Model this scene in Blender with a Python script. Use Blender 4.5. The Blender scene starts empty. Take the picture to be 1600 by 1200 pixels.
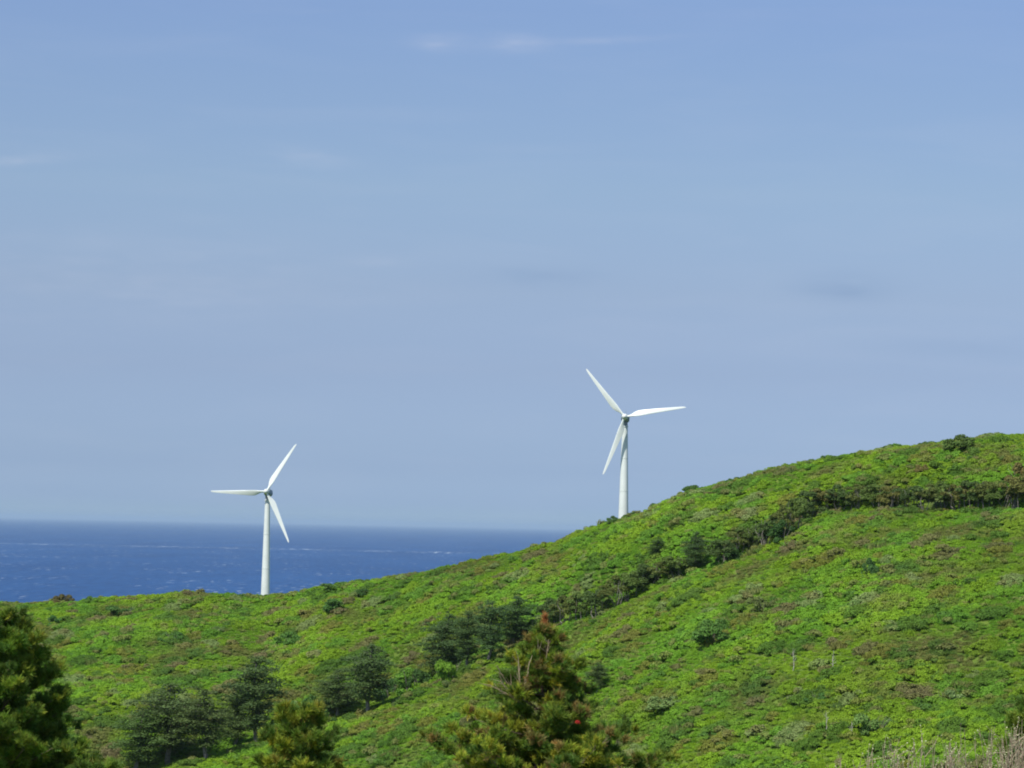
import bpy, math, random
import numpy as np
R = math.radians
sc = bpy.context.scene
COL = sc.collection
# ------------------------------------------------------------------ camera
FPX = 5051.0                       # focal length in pixels of the 1600 px wide photo
PITCH, ROLL, CAMZ = math.atan((822 - 600) / FPX), R(1.15), 115.0
_f = np.array([0, math.cos(PITCH), math.sin(PITCH)])
_r0 = np.array([1.0, 0, 0]); _u0 = np.array([0, -math.sin(PITCH), math.cos(PITCH)])
_rt = math.cos(ROLL) * _r0 + math.sin(ROLL) * _u0
_up = -math.sin(ROLL) * _r0 + math.cos(ROLL) * _u0
cam = bpy.data.cameras.new("camera"); camo = bpy.data.objects.new("camera", cam); COL.objects.link(camo)
cam.sensor_width = 36; cam.lens = 36 * FPX / 1600; cam.clip_start = 0.5; cam.clip_end = 500000
from mathutils import Matrix, Vector
camo.matrix_world = Matrix(((_rt[0], _up[0], -_f[0], 0), (_rt[1], _up[1], -_f[1], 0), (_rt[2], _up[2], -_f[2], CAMZ), (0, 0, 0, 1)))
sc.camera = camo

# ------------------------------------------------------------------ sky, sun, exposure
SUN_EL, SUN_AZ = 52.0, -146.0      # azimuth from +Y towards +X; negative = left, beyond 90 = behind the camera
sd = Vector((math.sin(R(SUN_AZ)) * math.cos(R(SUN_EL)), math.cos(R(SUN_AZ)) * math.cos(R(SUN_EL)), math.sin(R(SUN_EL))))
world = bpy.data.worlds.new("World"); sc.world = world; world.use_nodes = True
nt = world.node_tree; nt.nodes.clear()
def N(t, kind, **kw):
    n = t.nodes.new(kind)
    for k, v in kw.items():
        if k.startswith('i_'): n.inputs[k[2:].replace('_', ' ')].default_value = v
        else: setattr(n, k, v)
    return n
def L(t, a, ao, b, bi): t.links.new(a.outputs[ao], b.inputs[bi])
def M(t, op, a, b=None, clamp=False):
    n = t.nodes.new('ShaderNodeMath'); n.operation = op; n.use_clamp = clamp
    for i, v in enumerate((a, b)):
        if v is None: continue
        if isinstance(v, (int, float)): n.inputs[i].default_value = v
        else: t.links.new(v, n.inputs[i])
    return n.outputs[0]
sky = N(nt, 'ShaderNodeTexSky', sky_type='NISHITA', sun_disc=False, sun_elevation=R(SUN_EL), sun_rotation=R(SUN_AZ), altitude=100, air_density=1.3, dust_density=0.6, ozone_density=3.0)
tc = N(nt, 'ShaderNodeTexCoord'); sep = N(nt, 'ShaderNodeSeparateXYZ'); L(nt, tc, 'Generated', sep, 0)
el = sep.outputs[2]
ramp = N(nt, 'ShaderNodeValToRGB')      # air colour by elevation: multiplies the physical sky
cr = ramp.color_ramp
SKYTINT = [(0.0, (0.478, 0.732, 1.404)), (0.015, (0.478, 0.732, 1.404)), (0.04, (0.439, 0.664, 1.364)), (0.07, (0.422, 0.631, 1.295)), (0.105, (0.393, 0.576, 1.188)), (0.14, (0.391, 0.558, 1.125)), (0.29, (0.396, 0.493, 0.9)), (0.44, (0.452, 0.509, 0.801)), (0.63, (0.509, 0.557, 0.77)), (0.81, (0.527, 0.564, 0.77)), (0.96, (0.544, 0.574, 0.787))]
SKYTINT = [(p / 2, c_) for p, c_ in SKYTINT] + [(1.0, (1.15, 1.12, 1.10))]
while len(cr.elements) < len(SKYTINT): cr.elements.new(0.5)
for e, (p, c) in zip(cr.elements, SKYTINT): e.position = p; e.color = (*c, 1)
nt.links.new(M(nt, 'DIVIDE', el, 0.33, True), ramp.inputs[0])
mul = N(nt, 'ShaderNodeMix', data_type='RGBA', blend_type='MULTIPLY'); mul.inputs[0].default_value = 1
L(nt, sky, 0, mul, 6); L(nt, ramp, 0, mul, 7)
def pdir(px, py):
    a = (px - 800) / FPX; b = (600 - py) / FPX
    v = _f + a * _rt + b * _up
    return v / np.linalg.norm(v)
def streak(px, py, wx, wy, lean=0.0):
    d = pdir(px, py); ax = M(nt, 'SUBTRACT', sep.outputs[0], float(d[0])); az = M(nt, 'SUBTRACT', el, float(d[2]))
    az = M(nt, 'SUBTRACT', az, M(nt, 'MULTIPLY', ax, lean))
    q = M(nt, 'ADD', M(nt, 'POWER', M(nt, 'DIVIDE', M(nt, 'ABSOLUTE', ax), wx / FPX), 2.0), M(nt, 'POWER', M(nt, 'DIVIDE', M(nt, 'ABSOLUTE', az), wy / FPX), 2.0))
    return M(nt, 'POWER', 2.718, M(nt, 'MULTIPLY', q, -1.0))
mp = N(nt, 'ShaderNodeMapping'); mp.inputs['Scale'].default_value = (12, 12, 80); mp.inputs['Rotation'].default_value = (0, R(1.5), 0); L(nt, tc, 'Generated', mp, 0)
nz = N(nt, 'ShaderNodeTexNoise'); nz.inputs['Scale'].default_value = 1.3; nz.inputs['Detail'].default_value = 5; nz.inputs['Roughness'].default_value = 0.5; nz.inputs['Distortion'].default_value = .5; L(nt, mp, 0, nz, 0)
wisp = M(nt, 'MULTIPLY', M(nt, 'SUBTRACT', nz.outputs[0], 0.47, True), 0.14)
s_all = M(nt, 'ADD', M(nt, 'MULTIPLY', streak(690, 67, 42, 13), 0.34), M(nt, 'MULTIPLY', streak(805, 68, 55, 12), 0.38))
s_all = M(nt, 'ADD', s_all, M(nt, 'MULTIPLY', streak(960, 62, 90, 6, 0.06), 0.25))
s_all = M(nt, 'ADD', s_all, M(nt, 'MULTIPLY', streak(30, 250, 70, 8, 0.1), 0.3))
s_all = M(nt, 'ADD', s_all, M(nt, 'MULTIPLY', streak(480, 245, 60, 14, -0.1), 0.22))
s_all = M(nt, 'ADD', s_all, M(nt, 'MULTIPLY', streak(230, 440, 260, 60), 0.14))
s_all = M(nt, 'ADD', s_all, M(nt, 'MULTIPLY', streak(590, 410, 50, 8), 0.10))
mp2 = N(nt, 'ShaderNodeMapping'); mp2.inputs['Scale'].default_value = (60, 60, 260); L(nt, tc, 'Generated', mp2, 0)
nz2 = N(nt, 'ShaderNodeTexNoise'); nz2.inputs['Scale'].default_value = 1.0; nz2.inputs['Detail'].default_value = 4; L(nt, mp2, 0, nz2, 0)
s_all = M(nt, 'MULTIPLY', s_all, M(nt, 'MULTIPLY', M(nt, 'POWER', nz2.outputs[0], 2.0), 3.6))
cl = M(nt, 'ADD', wisp, M(nt, 'MULTIPLY', s_all, 0.45), True)
mixc = N(nt, 'ShaderNodeMix', data_type='RGBA', blend_type='MIX'); nt.links.new(cl, mixc.inputs[0])
L(nt, mul, 2, mixc, 6); CLOUDC = mixc.inputs[7]; CLOUDC.default_value = (5.2, 5.4, 6.2, 1)
dk = M(nt, 'ADD', M(nt, 'MULTIPLY', streak(840, 433, 85, 15), 0.14), M(nt, 'MULTIPLY', streak(1318, 450, 72, 24), 0.17))
dk = M(nt, 'ADD', dk, M(nt, 'MULTIPLY', streak(1500, 545, 150, 18), 0.06))
dk = M(nt, 'MULTIPLY', dk, M(nt, 'MULTIPLY', nz2.outputs[0], 1.8))
mixd = N(nt, 'ShaderNodeMix', data_type='RGBA', blend_type='MIX'); nt.links.new(dk, mixd.inputs[0]); L(nt, mixc, 2, mixd, 6); mixd.inputs[7].default_value = (.8, 1.6, 3.2, 1)
bg = N(nt, 'ShaderNodeBackground'); bg.inputs[1].default_value = 0.10
L(nt, mixd, 2, bg, 0); wo = N(nt, 'ShaderNodeOutputWorld'); L(nt, bg, 0, wo, 0)
sun = bpy.data.lights.new("sun", 'SUN'); sun.energy = 4.0; sun.angle = R(0.53); sun.color = (1.0, 0.955, 0.88)
suno = bpy.data.objects.new("sun", sun); COL.objects.link(suno); suno.rotation_euler = (-sd).to_track_quat('-Z', 'Y').to_euler(); suno.location = (0, 0, 400)
sc.view_settings.view_transform = 'Standard'; sc.view_settings.look = 'None'; sc.view_settings.gamma = 1; sc.view_settings.exposure = 0.4
sc.render.engine = 'CYCLES'
sc.cycles.max_bounces = 6; sc.cycles.transparent_max_bounces = 4; sc.cycles.volume_bounces = 1
sc.cycles.diffuse_bounces = 3; sc.cycles.transmission_bounces = 4
sc.cycles.pixel_filter_type = 'BLACKMAN_HARRIS'; sc.cycles.filter_width = 1.9

# ------------------------------------------------------------------ helpers
def tag(o, label=None, cat=None, group=None, kind=None):
    for k, v in (('label', label), ('category', cat), ('group', group), ('kind', kind)):
        if v: o[k] = v
    return o
def empty(name, loc, rz=0):
    o = bpy.data.objects.new(name, None); COL.objects.link(o); o.location = loc; o.rotation_euler = (0, 0, rz); o.empty_display_size = .5
    return o
def mesh_np(name, V, F, mat, parent=None, smooth=False, col=None, link=True):
    """V (n,3), F (m,k) with one k"""
    V = np.asarray(V, dtype=np.float32); F = np.asarray(F, dtype=np.int32); k = F.shape[1]
    me = bpy.data.meshes.new(name); me.vertices.add(len(V)); me.vertices.foreach_set('co', V.ravel())
    me.loops.add(F.size); me.loops.foreach_set('vertex_index', F.ravel())
    me.polygons.add(len(F)); me.polygons.foreach_set('loop_start', np.arange(0, F.size, k, dtype=np.int32))
    me.polygons.foreach_set('use_smooth', np.full(len(F), smooth))
    if col is not None:
        a = me.color_attributes.new('col', 'FLOAT_COLOR', 'POINT'); a.data.foreach_set('color', np.hstack([col, np.ones((len(V), 1))]).astype(np.float32).ravel())
    me.update(calc_edges=True); me.validate(); me.materials.append(mat)
    o = bpy.data.objects.new(name, me)
    if link: COL.objects.link(o)
    if parent: o.parent = parent
    return o
def unit(v): return v / np.maximum(np.linalg.norm(v, axis=-1, keepdims=True), 1e-9)
def leaf_quads(P, Nn, s, rng, asp=0.6):
    n = len(P); Nn = unit(Nn); t = unit(np.cross(Nn, rng.normal(size=(n, 3)))); b = np.cross(Nn, t); s = s[:, None]
    V = np.stack([P - t * s, P - b * s * asp, P + t * s, P + b * s * asp], 1).reshape(-1, 3)
    return V, np.arange(4 * n).reshape(n, 4)
def tube_np(pts, rad, sides=6):
    """closed-ish tapered tube along points"""
    pts = np.asarray(pts, float); n = len(pts); V = []; F = []
    for i in range(n):
        d = pts[min(i + 1, n - 1)] - pts[max(i - 1, 0)]; d = d / (np.linalg.norm(d) + 1e-9)
        a = np.cross(d, [0.31, 0.93, 0.17]); a /= np.linalg.norm(a) + 1e-9; b = np.cross(d, a)
        for k in range(sides):
            t = 2 * math.pi * k / sides; V.append(pts[i] + rad[i] * (math.cos(t) * a + math.sin(t) * b))
    for i in range(n - 1):
        for k in range(sides):
            F.append([i * sides + k, i * sides + (k + 1) % sides, (i + 1) * sides + (k + 1) % sides, (i + 1) * sides + k])
    c = len(V); V.append(pts[0]); V.append(pts[-1])
    for k in range(sides):
        F.append([c, (k + 1) % sides, k, k]); m = (n - 1) * sides; F.append([c + 1, m + k, m + (k + 1) % sides, m + (k + 1) % sides])
    F = [f for f in F if len(set(f)) == 4] + [[f[0], f[1], f[2]] for f in F if len(set(f)) == 3]
    return V, F
class Acc:
    """collects tubes into one mesh"""
    def __init__(s): s.V = []; s.F = []
    def add(s, V, F):
        o = len(s.V); s.V += [tuple(map(float, v)) for v in V]; s.F += [[i + o for i in f] for f in F]
    def tube(s, pts, rad, sides=6): s.add(*tube_np(pts, rad, sides))
    def build(s, name, mat, parent=None, smooth=True, link=True):
        me = bpy.data.meshes.new(name); me.from_pydata(s.V, [], s.F); me.update(); me.materials.append(mat)
        if smooth: me.polygons.foreach_set('use_smooth', [True] * len(me.polygons)); me.set_sharp_from_angle(angle=R(40))
        o = bpy.data.objects.new(name, me)
        if link: COL.objects.link(o)
        if parent: o.parent = parent
        return o
# value noise
def vnoise(x, y, seed=0):
    xi = np.floor(x).astype(np.int64); yi = np.floor(y).astype(np.int64); xf = x - xi; yf = y - yi
    def h(a, b):
        n = (a * 374761393 + b * 668265263 + seed * 1442695041) & 0x7fffffff
        n = ((n ^ (n >> 13)) * 1274126177) & 0x7fffffff
        return ((n ^ (n >> 16)) & 0xffff) / 65535.0
    u = xf * xf * (3 - 2 * xf); v = yf * yf * (3 - 2 * yf)
    return (h(xi, yi) * (1 - u) + h(xi + 1, yi) * u) * (1 - v) + (h(xi, yi + 1) * (1 - u) + h(xi + 1, yi + 1) * u) * v
def fbm(x, y, seed=0, oct=4):
    s = 0; a = 1; t = 0
    for i in range(oct): s = s + a * vnoise(x * 2 ** i + 17.3 * i, y * 2 ** i + 9.1 * i, seed + i); t += a; a *= .5
    return s / t

# ------------------------------------------------------------------ materials
def newmat(name):
    m = bpy.data.materials.new(name); m.use_nodes = True; m.node_tree.nodes.clear(); return m, m.node_tree
def principled(t, **kw):
    p = t.nodes.new('ShaderNodeBsdfPrincipled')
    for k, v in kw.items(): p.inputs[k.replace('_', ' ')].default_value = v
    o = t.nodes.new('ShaderNodeOutputMaterial'); t.links.new(p.outputs[0], o.inputs[0]); return p
def noise_col(t, c1, c2, scale, detail=4, coord='Object', rough=.6):
    c = t.nodes.new('ShaderNodeTexCoord'); n = N(t, 'ShaderNodeTexNoise'); n.inputs['Scale'].default_value = scale; n.inputs['Detail'].default_value = detail; n.inputs['Roughness'].default_value = rough
    L(t, c, coord, n, 0); r = t.nodes.new('ShaderNodeValToRGB'); r.color_ramp.elements[0].position = .32; r.color_ramp.elements[1].position = .68
    r.color_ramp.elements[0].color = (*c1, 1); r.color_ramp.elements[1].color = (*c2, 1); L(t, n, 0, r, 0); return r, n
def simple(name, c1, c2, scale, rough=.7, bump=0, spec=.3):
    m, t = newmat(name); p = principled(t, Roughness=rough); p.inputs['Specular IOR Level'].default_value = spec
    r, n = noise_col(t, c1, c2, scale); L(t, r, 0, p, 'Base Color')
    if bump:
        b = N(t, 'ShaderNodeBump'); b.inputs['Strength'].default_value = bump; L(t, n, 0, b, 'Height'); L(t, b, 0, p, 'Normal')
    return m
def foliage(name, source, transl=.35, gloss=.12):
    """leaf surface: diffuse + light passing through the leaf. source: 'instancer' or 'vertex'"""
    m, t = newmat(name)
    a = t.nodes.new('ShaderNodeAttribute')
    if source == 'instancer': a.attribute_type = 'INSTANCER'; a.attribute_name = 'tint'
    else: a.attribute_type = 'GEOMETRY'; a.attribute_name = 'col'
    colout = a.outputs['Color']
    if source == 'instancer':
        a2 = t.nodes.new('ShaderNodeAttribute'); a2.attribute_type = 'GEOMETRY'; a2.attribute_name = 'col'
        mx = N(t, 'ShaderNodeMix', data_type='RGBA', blend_type='MULTIPLY'); mx.inputs[0].default_value = 1
        t.links.new(colout, mx.inputs[6]); t.links.new(a2.outputs['Color'], mx.inputs[7]); colout = mx.outputs[2]
    else:
        oi = t.nodes.new('ShaderNodeObjectInfo')
        mx = N(t, 'ShaderNodeMix', data_type='RGBA', blend_type='MULTIPLY'); mx.inputs[0].default_value = 1
        t.links.new(colout, mx.inputs[6]); t.links.new(oi.outputs['Color'], mx.inputs[7]); colout = mx.outputs[2]
    p = t.nodes.new('ShaderNodeBsdfPrincipled'); p.inputs['Roughness'].default_value = .6; p.inputs['Specular IOR Level'].default_value = gloss
    t.links.new(colout, p.inputs['Base Color'])
    tr = t.nodes.new('ShaderNodeBsdfTranslucent'); hs = t.nodes.new('ShaderNodeHueSaturation'); hs.inputs['Hue'].default_value = .485; hs.inputs['Value'].default_value = 1.25
    t.links.new(colout, hs.inputs['Color']); t.links.new(hs.outputs[0], tr.inputs[0])
    ms = t.nodes.new('ShaderNodeMixShader'); ms.inputs[0].default_value = transl
    t.links.new(p.outputs[0], ms.inputs[1]); t.links.new(tr.outputs[0], ms.inputs[2])
    o = t.nodes.new('ShaderNodeOutputMaterial'); t.links.new(ms.outputs[0], o.inputs[0]); return m
M_scrub = foliage('scrub_leaf', 'instancer', .35)
M_leaf = foliage('tree_leaf', 'vertex', .3)
M_needle = foliage('needle', 'vertex', .2, .2)
M_bark = simple('grey_bark', (.10, .085, .07), (.24, .22, .19), 3.0, .85, .4)
M_palebark = simple('pale_bark', (.30, .28, .24), (.48, .45, .40), 4.0, .85, .3)
M_pinebark = simple('pine_bark', (.09, .06, .04), (.20, .15, .11), 6.0, .9, .5)
M_dead = simple('dead_wood', (.30, .22, .13), (.48, .38, .25), 9.0, .85, .3)
M_twig = simple('twig', (.19, .14, .095), (.36, .28, .20), 20.0, .8)
M_bud = simple('bud', (.32, .35, .17), (.50, .50, .30), 30.0, .7)
M_white = simple('turbine_paint', (.57, .61, .585), (.64, .675, .65), .35, .38, 0, .45)
M_blade = simple('blade_gelcoat', (.60, .64, .61), (.67, .70, .67), .3, .32, 0, .5)
M_nacelle = simple('nacelle_grey', (.20, .25, .30), (.28, .33, .38), .6, .5, 0, .4)
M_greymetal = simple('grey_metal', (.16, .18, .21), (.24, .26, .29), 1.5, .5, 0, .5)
M_red = simple('red_petal', (.36, .02, .015), (.45, .04, .025), 30, .6)

# ------------------------------------------------------------------ terrain from photo silhouettes (built as a real hill, 500-900 m away)
def azel(px, py):
    d = pdir(px, py); return math.degrees(math.atan2(d[0], d[1])), d[2] / math.hypot(d[0], d[1])
RIDGE = [(-900, 990), (-500, 975), (-200, 955), (0, 947), (60, 944), (130, 942), (200, 937), (260, 932), (340, 931), (412, 937), (470, 932), (520, 918), (560, 914), (620, 906), (700, 886), (800, 868), (870, 853), (920, 831), (972, 810), (1010, 799), (1080, 769), (1150, 751), (1230, 731), (1300, 716), (1390, 699), (1480, 695), (1540, 691), (1600, 686), (1750, 672), (2000, 665), (2500, 720)]
LINE = [(-900, 1400), (-200, 1330), (100, 1265), (250, 1205), (350, 1180), (440, 1155), (540, 1130), (600, 1100), (650, 1085), (720, 1050), (800, 1018), (880, 980), (930, 968), (960, 948), (1030, 912), (1090, 896), (1180, 858), (1240, 826), (1290, 803), (1400, 797), (1500, 797), (1600, 797), (1750, 790), (2500, 830)]
rp = np.array([azel(*p) for p in RIDGE]); lp = np.array([azel(*p) for p in LINE])
bp = np.array([azel(p, 1225) for p in range(-900, 2501, 100)])
def DR(az): return np.interp(az, [azel(x, 800)[0] for x in (-900, 0, 412, 972, 1600, 2500)], [900, 862, 842, 757, 705, 660])
AZG = np.arange(-40, 40.01, .1); DG = np.arange(0, 1602, 2.0)
ZG = np.zeros((len(AZG), len(DG)))
for i, az in enumerate(AZG):
    a = float(np.clip(az, rp[0, 0], rp[-1, 0])); dr = float(DR(az)); er = float(np.interp(a, rp[:, 0], rp[:, 1])); zr = er * dr
    et = float(np.interp(a, lp[:, 0], lp[:, 1])); eb = min(float(np.interp(a, bp[:, 0], bp[:, 1])), et - .012)
    S = float(np.interp(a, [-9, 0, 9], [.20, .25, .30]))
    dt = (S * dr - zr) / (S - et); zt = et * dt
    db = (S * dt - zt) / (S - eb); zb = eb * db
    ds = [0, 12, 30, 60, 90, 160, 300, db - 90, db - 40, db, (db + dt) / 2, dt - 6, dt, dt + 7, (dt * .66 + dr * .34), (dt * .3 + dr * .7), dr, dr + 14, dr + 60, dr + 350, dr + 620, 1600]
    up1 = 1.5
    zs = [-1.7, -2.2, -3.9, -7.0, -9.6, -22, -48, zb - 21, zb - 10, zb, (zb + zt) / 2 + up1, zt - 1.0, zt, zt - 1.0, zt * .66 + zr * .34 + 1.6, zt * .3 + zr * .7 + 2.2, zr, zr - 0.9, zr - 12, min(zr - 60, -85), -125, -160]
    zs[7] = min(zs[7], -52)
    ZG[i] = np.interp(DG, ds, zs)
k = np.hanning(9); k /= k.sum()
for i in range(len(AZG)):
    zz = np.convolve(np.pad(ZG[i], 4, mode='edge'), k, mode='valid'); w = np.clip((DG - 30) / 40, 0, 1); ZG[i] = ZG[i] * (1 - w) + zz * w
AA, DD = np.meshgrid(np.radians(AZG), DG, indexing='ij')
XX, YY = np.sin(AA) * DD, np.cos(AA) * DD
amp = np.clip((DD - 120) / 300, 0, 1)
ZG += amp * ((fbm(XX / 26, YY / 26, 3, 3) - .5) * 2.6 + (fbm(XX / 7, YY / 7, 11, 2) - .5) * 0.9)
def ground(x, y):
    """height relative to the camera"""
    x = np.asarray(x, float); y = np.asarray(y, float)
    a = (np.degrees(np.arctan2(x, y)) + 40) / .1; d = np.hypot(x, y) / 2
    a = np.clip(a, 0, len(AZG) - 1.001); d = np.clip(d, 0, len(DG) - 1.001); ia = a.astype(int); idd = d.astype(int); fa = a - ia; fd = d - idd
    return (ZG[ia, idd] * (1 - fa) + ZG[ia + 1, idd] * fa) * (1 - fd) + (ZG[ia, idd + 1] * (1 - fa) + ZG[ia + 1, idd + 1] * fa) * fd
def on_hill(px, py, back=0.0):
    """where the sight line through a pixel meets the hill; else the ridge below it"""
    d = pdir(px, py); h = math.hypot(d[0], d[1]); D = np.arange(420, 960, .5); x = d[0] / h * D; y = d[1] / h * D; z = d[2] / h * D
    g = ground(x, y); hit = np.nonzero(g >= z)[0]
    i = hit[0] if len(hit) else int(np.argmin(z - g))
    t = D[i] + back; X, Y = d[0] / h * t, d[1] / h * t
    return Vector((X, Y, float(ground(X, Y)) + CAMZ)), float(D[i])
# ground sheet: polar mesh, dense where seen
az_mesh = np.concatenate([np.arange(-180, -40, 5), np.arange(-40, -14, .6), np.arange(-14, 14, .12), np.arange(14, 40, .6), np.arange(40, 180, 5)])
d_mesh = np.concatenate([np.arange(1, 60, 3), np.arange(60, 480, 8), np.arange(480, 940, 2.5), np.arange(940, 1601, 20)])
A2, D2 = np.meshgrid(np.radians(az_mesh), d_mesh, indexing='ij')
X2, Y2 = np.sin(A2) * D2, np.cos(A2) * D2
ac = np.clip(A2, R(-40), R(40)); Z2 = ground(np.sin(ac) * D2, np.cos(ac) * D2)
wgt = np.clip((np.abs(A2) - R(40)) / R(100), 0, 1); base = np.interp(D2, [0, 60, 300, 900, 1300, 1600], [-1.7, -5, -25, -60, -125, -160])
Z2 = Z2 * (1 - wgt) + base * wgt
nA, nD = A2.shape; V = np.stack([X2, Y2, Z2 + CAMZ], -1).reshape(-1, 3)
ii, jj = np.meshgrid(np.arange(nA), np.arange(nD - 1), indexing='ij'); i2 = (ii + 1) % nA
F = np.stack([ii * nD + jj, ii * nD + jj + 1, i2 * nD + jj + 1, i2 * nD + jj], -1).reshape(-1, 4)
V = np.vstack([V, [[0, 0, CAMZ - 1.7]]])
m, t = newmat('hill_soil_and_grass'); p = principled(t, Roughness=.95); p.inputs['Specular IOR Level'].default_value = .1
r, n = noise_col(t, (.055, .095, .012), (.13, .19, .03), .35, 6); L(t, r, 0, p, 'Base Color')
b = N(t, 'ShaderNodeBump'); b.inputs['Strength'].default_value = .6; b.inputs['Distance'].default_value = .5; L(t, n, 0, b, 'Height'); L(t, b, 0, p, 'Normal')
hill = mesh_np('ground', V, F, m, smooth=True); tag(hill, 'rolling green hillside falling from the ridge towards the camera', 'hill', kind='structure')

# ------------------------------------------------------------------ sea
m, t = newmat('sea_water'); p = principled(t, Roughness=.5); p.inputs['IOR'].default_value = 1.33; p.inputs['Specular IOR Level'].default_value = .18
g = t.nodes.new('ShaderNodeNewGeometry')
def pn(scale, detail=3, rough=.5, w=0):
    mp = N(t, 'ShaderNodeMapping'); mp.inputs['Scale'].default_value = scale; mp.inputs['Location'].default_value = (w, w, 0); L(t, g, 'Position', mp, 0)
    n = N(t, 'ShaderNodeTexNoise'); n.inputs['Scale'].default_value = 1; n.inputs['Detail'].default_value = detail; n.inputs['Roughness'].default_value = rough; L(t, mp, 0, n, 0); return n.outputs[0]
chop = pn((1 / 14, 1 / 170, 0), 3, .6); swell = pn((1 / 300, 1 / 1800, 0), 3)
mixw = N(t, 'ShaderNodeMix', data_type='RGBA'); mixw.inputs[6].default_value = (.004, .036, .128, 1); mixw.inputs[7].default_value = (.014, .073, .212, 1)
t.links.new(M(t, 'MULTIPLY', M(t, 'SUBTRACT', M(t, 'ADD', M(t, 'MULTIPLY', chop, .6), M(t, 'MULTIPLY', swell, .4)), .33), 2.9, True), mixw.inputs[0])
caps = M(t, 'MULTIPLY', M(t, 'SUBTRACT', pn((1 / 14, 1 / 110, 0), 2, .5, 31), .60, True), 9.0, True)       # whitecaps
patch = M(t, 'MULTIPLY', M(t, 'SUBTRACT', pn((1 / 160, 1 / 700, 0), 2, .5, 77), .47, True), 6.0, True)
sp = N(t, 'ShaderNodeSeparateXYZ'); L(t, g, 'Position', sp, 0)
DS = CAMZ / (43 / FPX)                                                                                       # tide rip line
wob = M(t, 'MULTIPLY', M(t, 'SUBTRACT', pn((1 / 700, 0, 0), 3, .5, 5), .5), 1600)
ln = M(t, 'DIVIDE', M(t, 'ABSOLUTE', M(t, 'SUBTRACT', M(t, 'SUBTRACT', sp.outputs[1], DS), wob)), 520)
ln = M(t, 'SUBTRACT', 1.0, ln, True)
lnn = M(t, 'MULTIPLY', M(t, 'SUBTRACT', pn((1 / 26, 1 / 260, 0), 3, .6, 13), .50, True), 7.0, True)
rip = M(t, 'MULTIPLY', M(t, 'MULTIPLY', ln, lnn), M(t, 'MULTIPLY', M(t, 'SUBTRACT', pn((1 / 200, 0, 0), 2, .5, 3), .38, True), 4, True))
foam = M(t, 'ADD', M(t, 'MULTIPLY', M(t, 'MULTIPLY', caps, patch), .5), M(t, 'MULTIPLY', rip, .9), True)
mixf = N(t, 'ShaderNodeMix', data_type='RGBA'); t.links.new(foam, mixf.inputs[0]); L(t, mixw, 2, mixf, 6); mixf.inputs[7].default_value = (.55, .62, .68, 1)
L(t, mixf, 2, p, 'Base Color')
RS = [400, 1500, 4000, 9000, 20000, 50000, 120000, 240000]; V = []; F = []; ns = 96
for r_ in RS:
    for k_ in range(ns): V.append((r_ * math.sin(2 * math.pi * k_ / ns), r_ * math.cos(2 * math.pi * k_ / ns), 0))
for i in range(len(RS) - 1):
    for k_ in range(ns): F.append((i * ns + k_, (i + 1) * ns + k_, (i + 1) * ns + (k_ + 1) % ns, i * ns + (k_ + 1) % ns))
sea = mesh_np('sea', V, F, m); tag(sea, 'deep blue sea with whitecaps reaching the hazy horizon', 'sea', kind='structure')

# ------------------------------------------------------------------ wind turbines
def lathe(prof, n=32):
    V = []; F = []
    for z, r_ in prof:
        for k_ in range(n): V.append((r_ * math.cos(2 * math.pi * k_ / n), r_ * math.sin(2 * math.pi * k_ / n), z))
    for i in range(len(prof) - 1):
        for k_ in range(n): F.append((i * n + k_, i * n + (k_ + 1) % n, (i + 1) * n + (k_ + 1) % n, (i + 1) * n + k_))
    V.append((0, 0, prof[0][0])); V.append((0, 0, prof[-1][0])); a = len(V) - 2
    for k_ in range(n): F.append((a, (k_ + 1) % n, k_)); F.append((a + 1, (len(prof) - 1) * n + k_, (len(prof) - 1) * n + (k_ + 1) % n))
    return V, F
def blade_geo(theta, Lb, yoff=0.0):
    er = np.array([math.cos(theta), 0, math.sin(theta)]); et_ = np.array([-math.sin(theta), 0, math.cos(theta)]); ey = np.array([0, 1.0, 0])
    st = [(.45, .58, .58, 0), (1.1, .56, .54, 0), (1.7, .80, .46, .10), (2.4, 1.25, .38, .27), (3.1, 1.50, .32, .36), (3.9, 1.50, .28, .38), (5.5, 1.30, .22, .34), (7.5, 1.08, .17, .29), (9.5, .88, .13, .24), (11.5, .68, .09, .19), (13.0, .52, .06, .15), (13.8, .38, .045, .11), (14.2, .16, .03, .05)]
    n = 18; V = []; F = []
    for r_, c, th, off in st:
        r2 = r_ * Lb / 14.2; tw = R(26 * max(0, 1 - r_ / 11) ** 1.3 + 4) if r_ > 1.2 else R(14)
        ct, stt = math.cos(tw), math.sin(tw)
        for k_ in range(n):
            a = 2 * math.pi * k_ / n; u = math.cos(a) * c / 2; w = math.sin(a) * th / 2
            if r_ > 1.5: w *= (0.55 + 0.45 * (-math.cos(a)))  + .25       # blunt leading edge, thin trailing edge
            u += off
            p_ = er * r2 + et_ * (u * ct) + ey * (u * stt + w + yoff)
            V.append(p_)
    for i in range(len(st) - 1):
        for k_ in range(n): F.append((i * n + k_, i * n + (k_ + 1) % n, (i + 1) * n + (k_ + 1) % n, (i + 1) * n + k_))
    V.append(er * .45 * Lb / 14.2 + ey * yoff); a = len(V) - 1
    for k_ in range(n): F.append((a, (k_ + 1) % n, k_))
    V.append(er * Lb + ey * yoff); b_ = len(V) - 1; m_ = (len(st) - 1) * n
    for k_ in range(n): F.append((b_, m_ + k_, m_ + (k_ + 1) % n))
    return V, F
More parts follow.
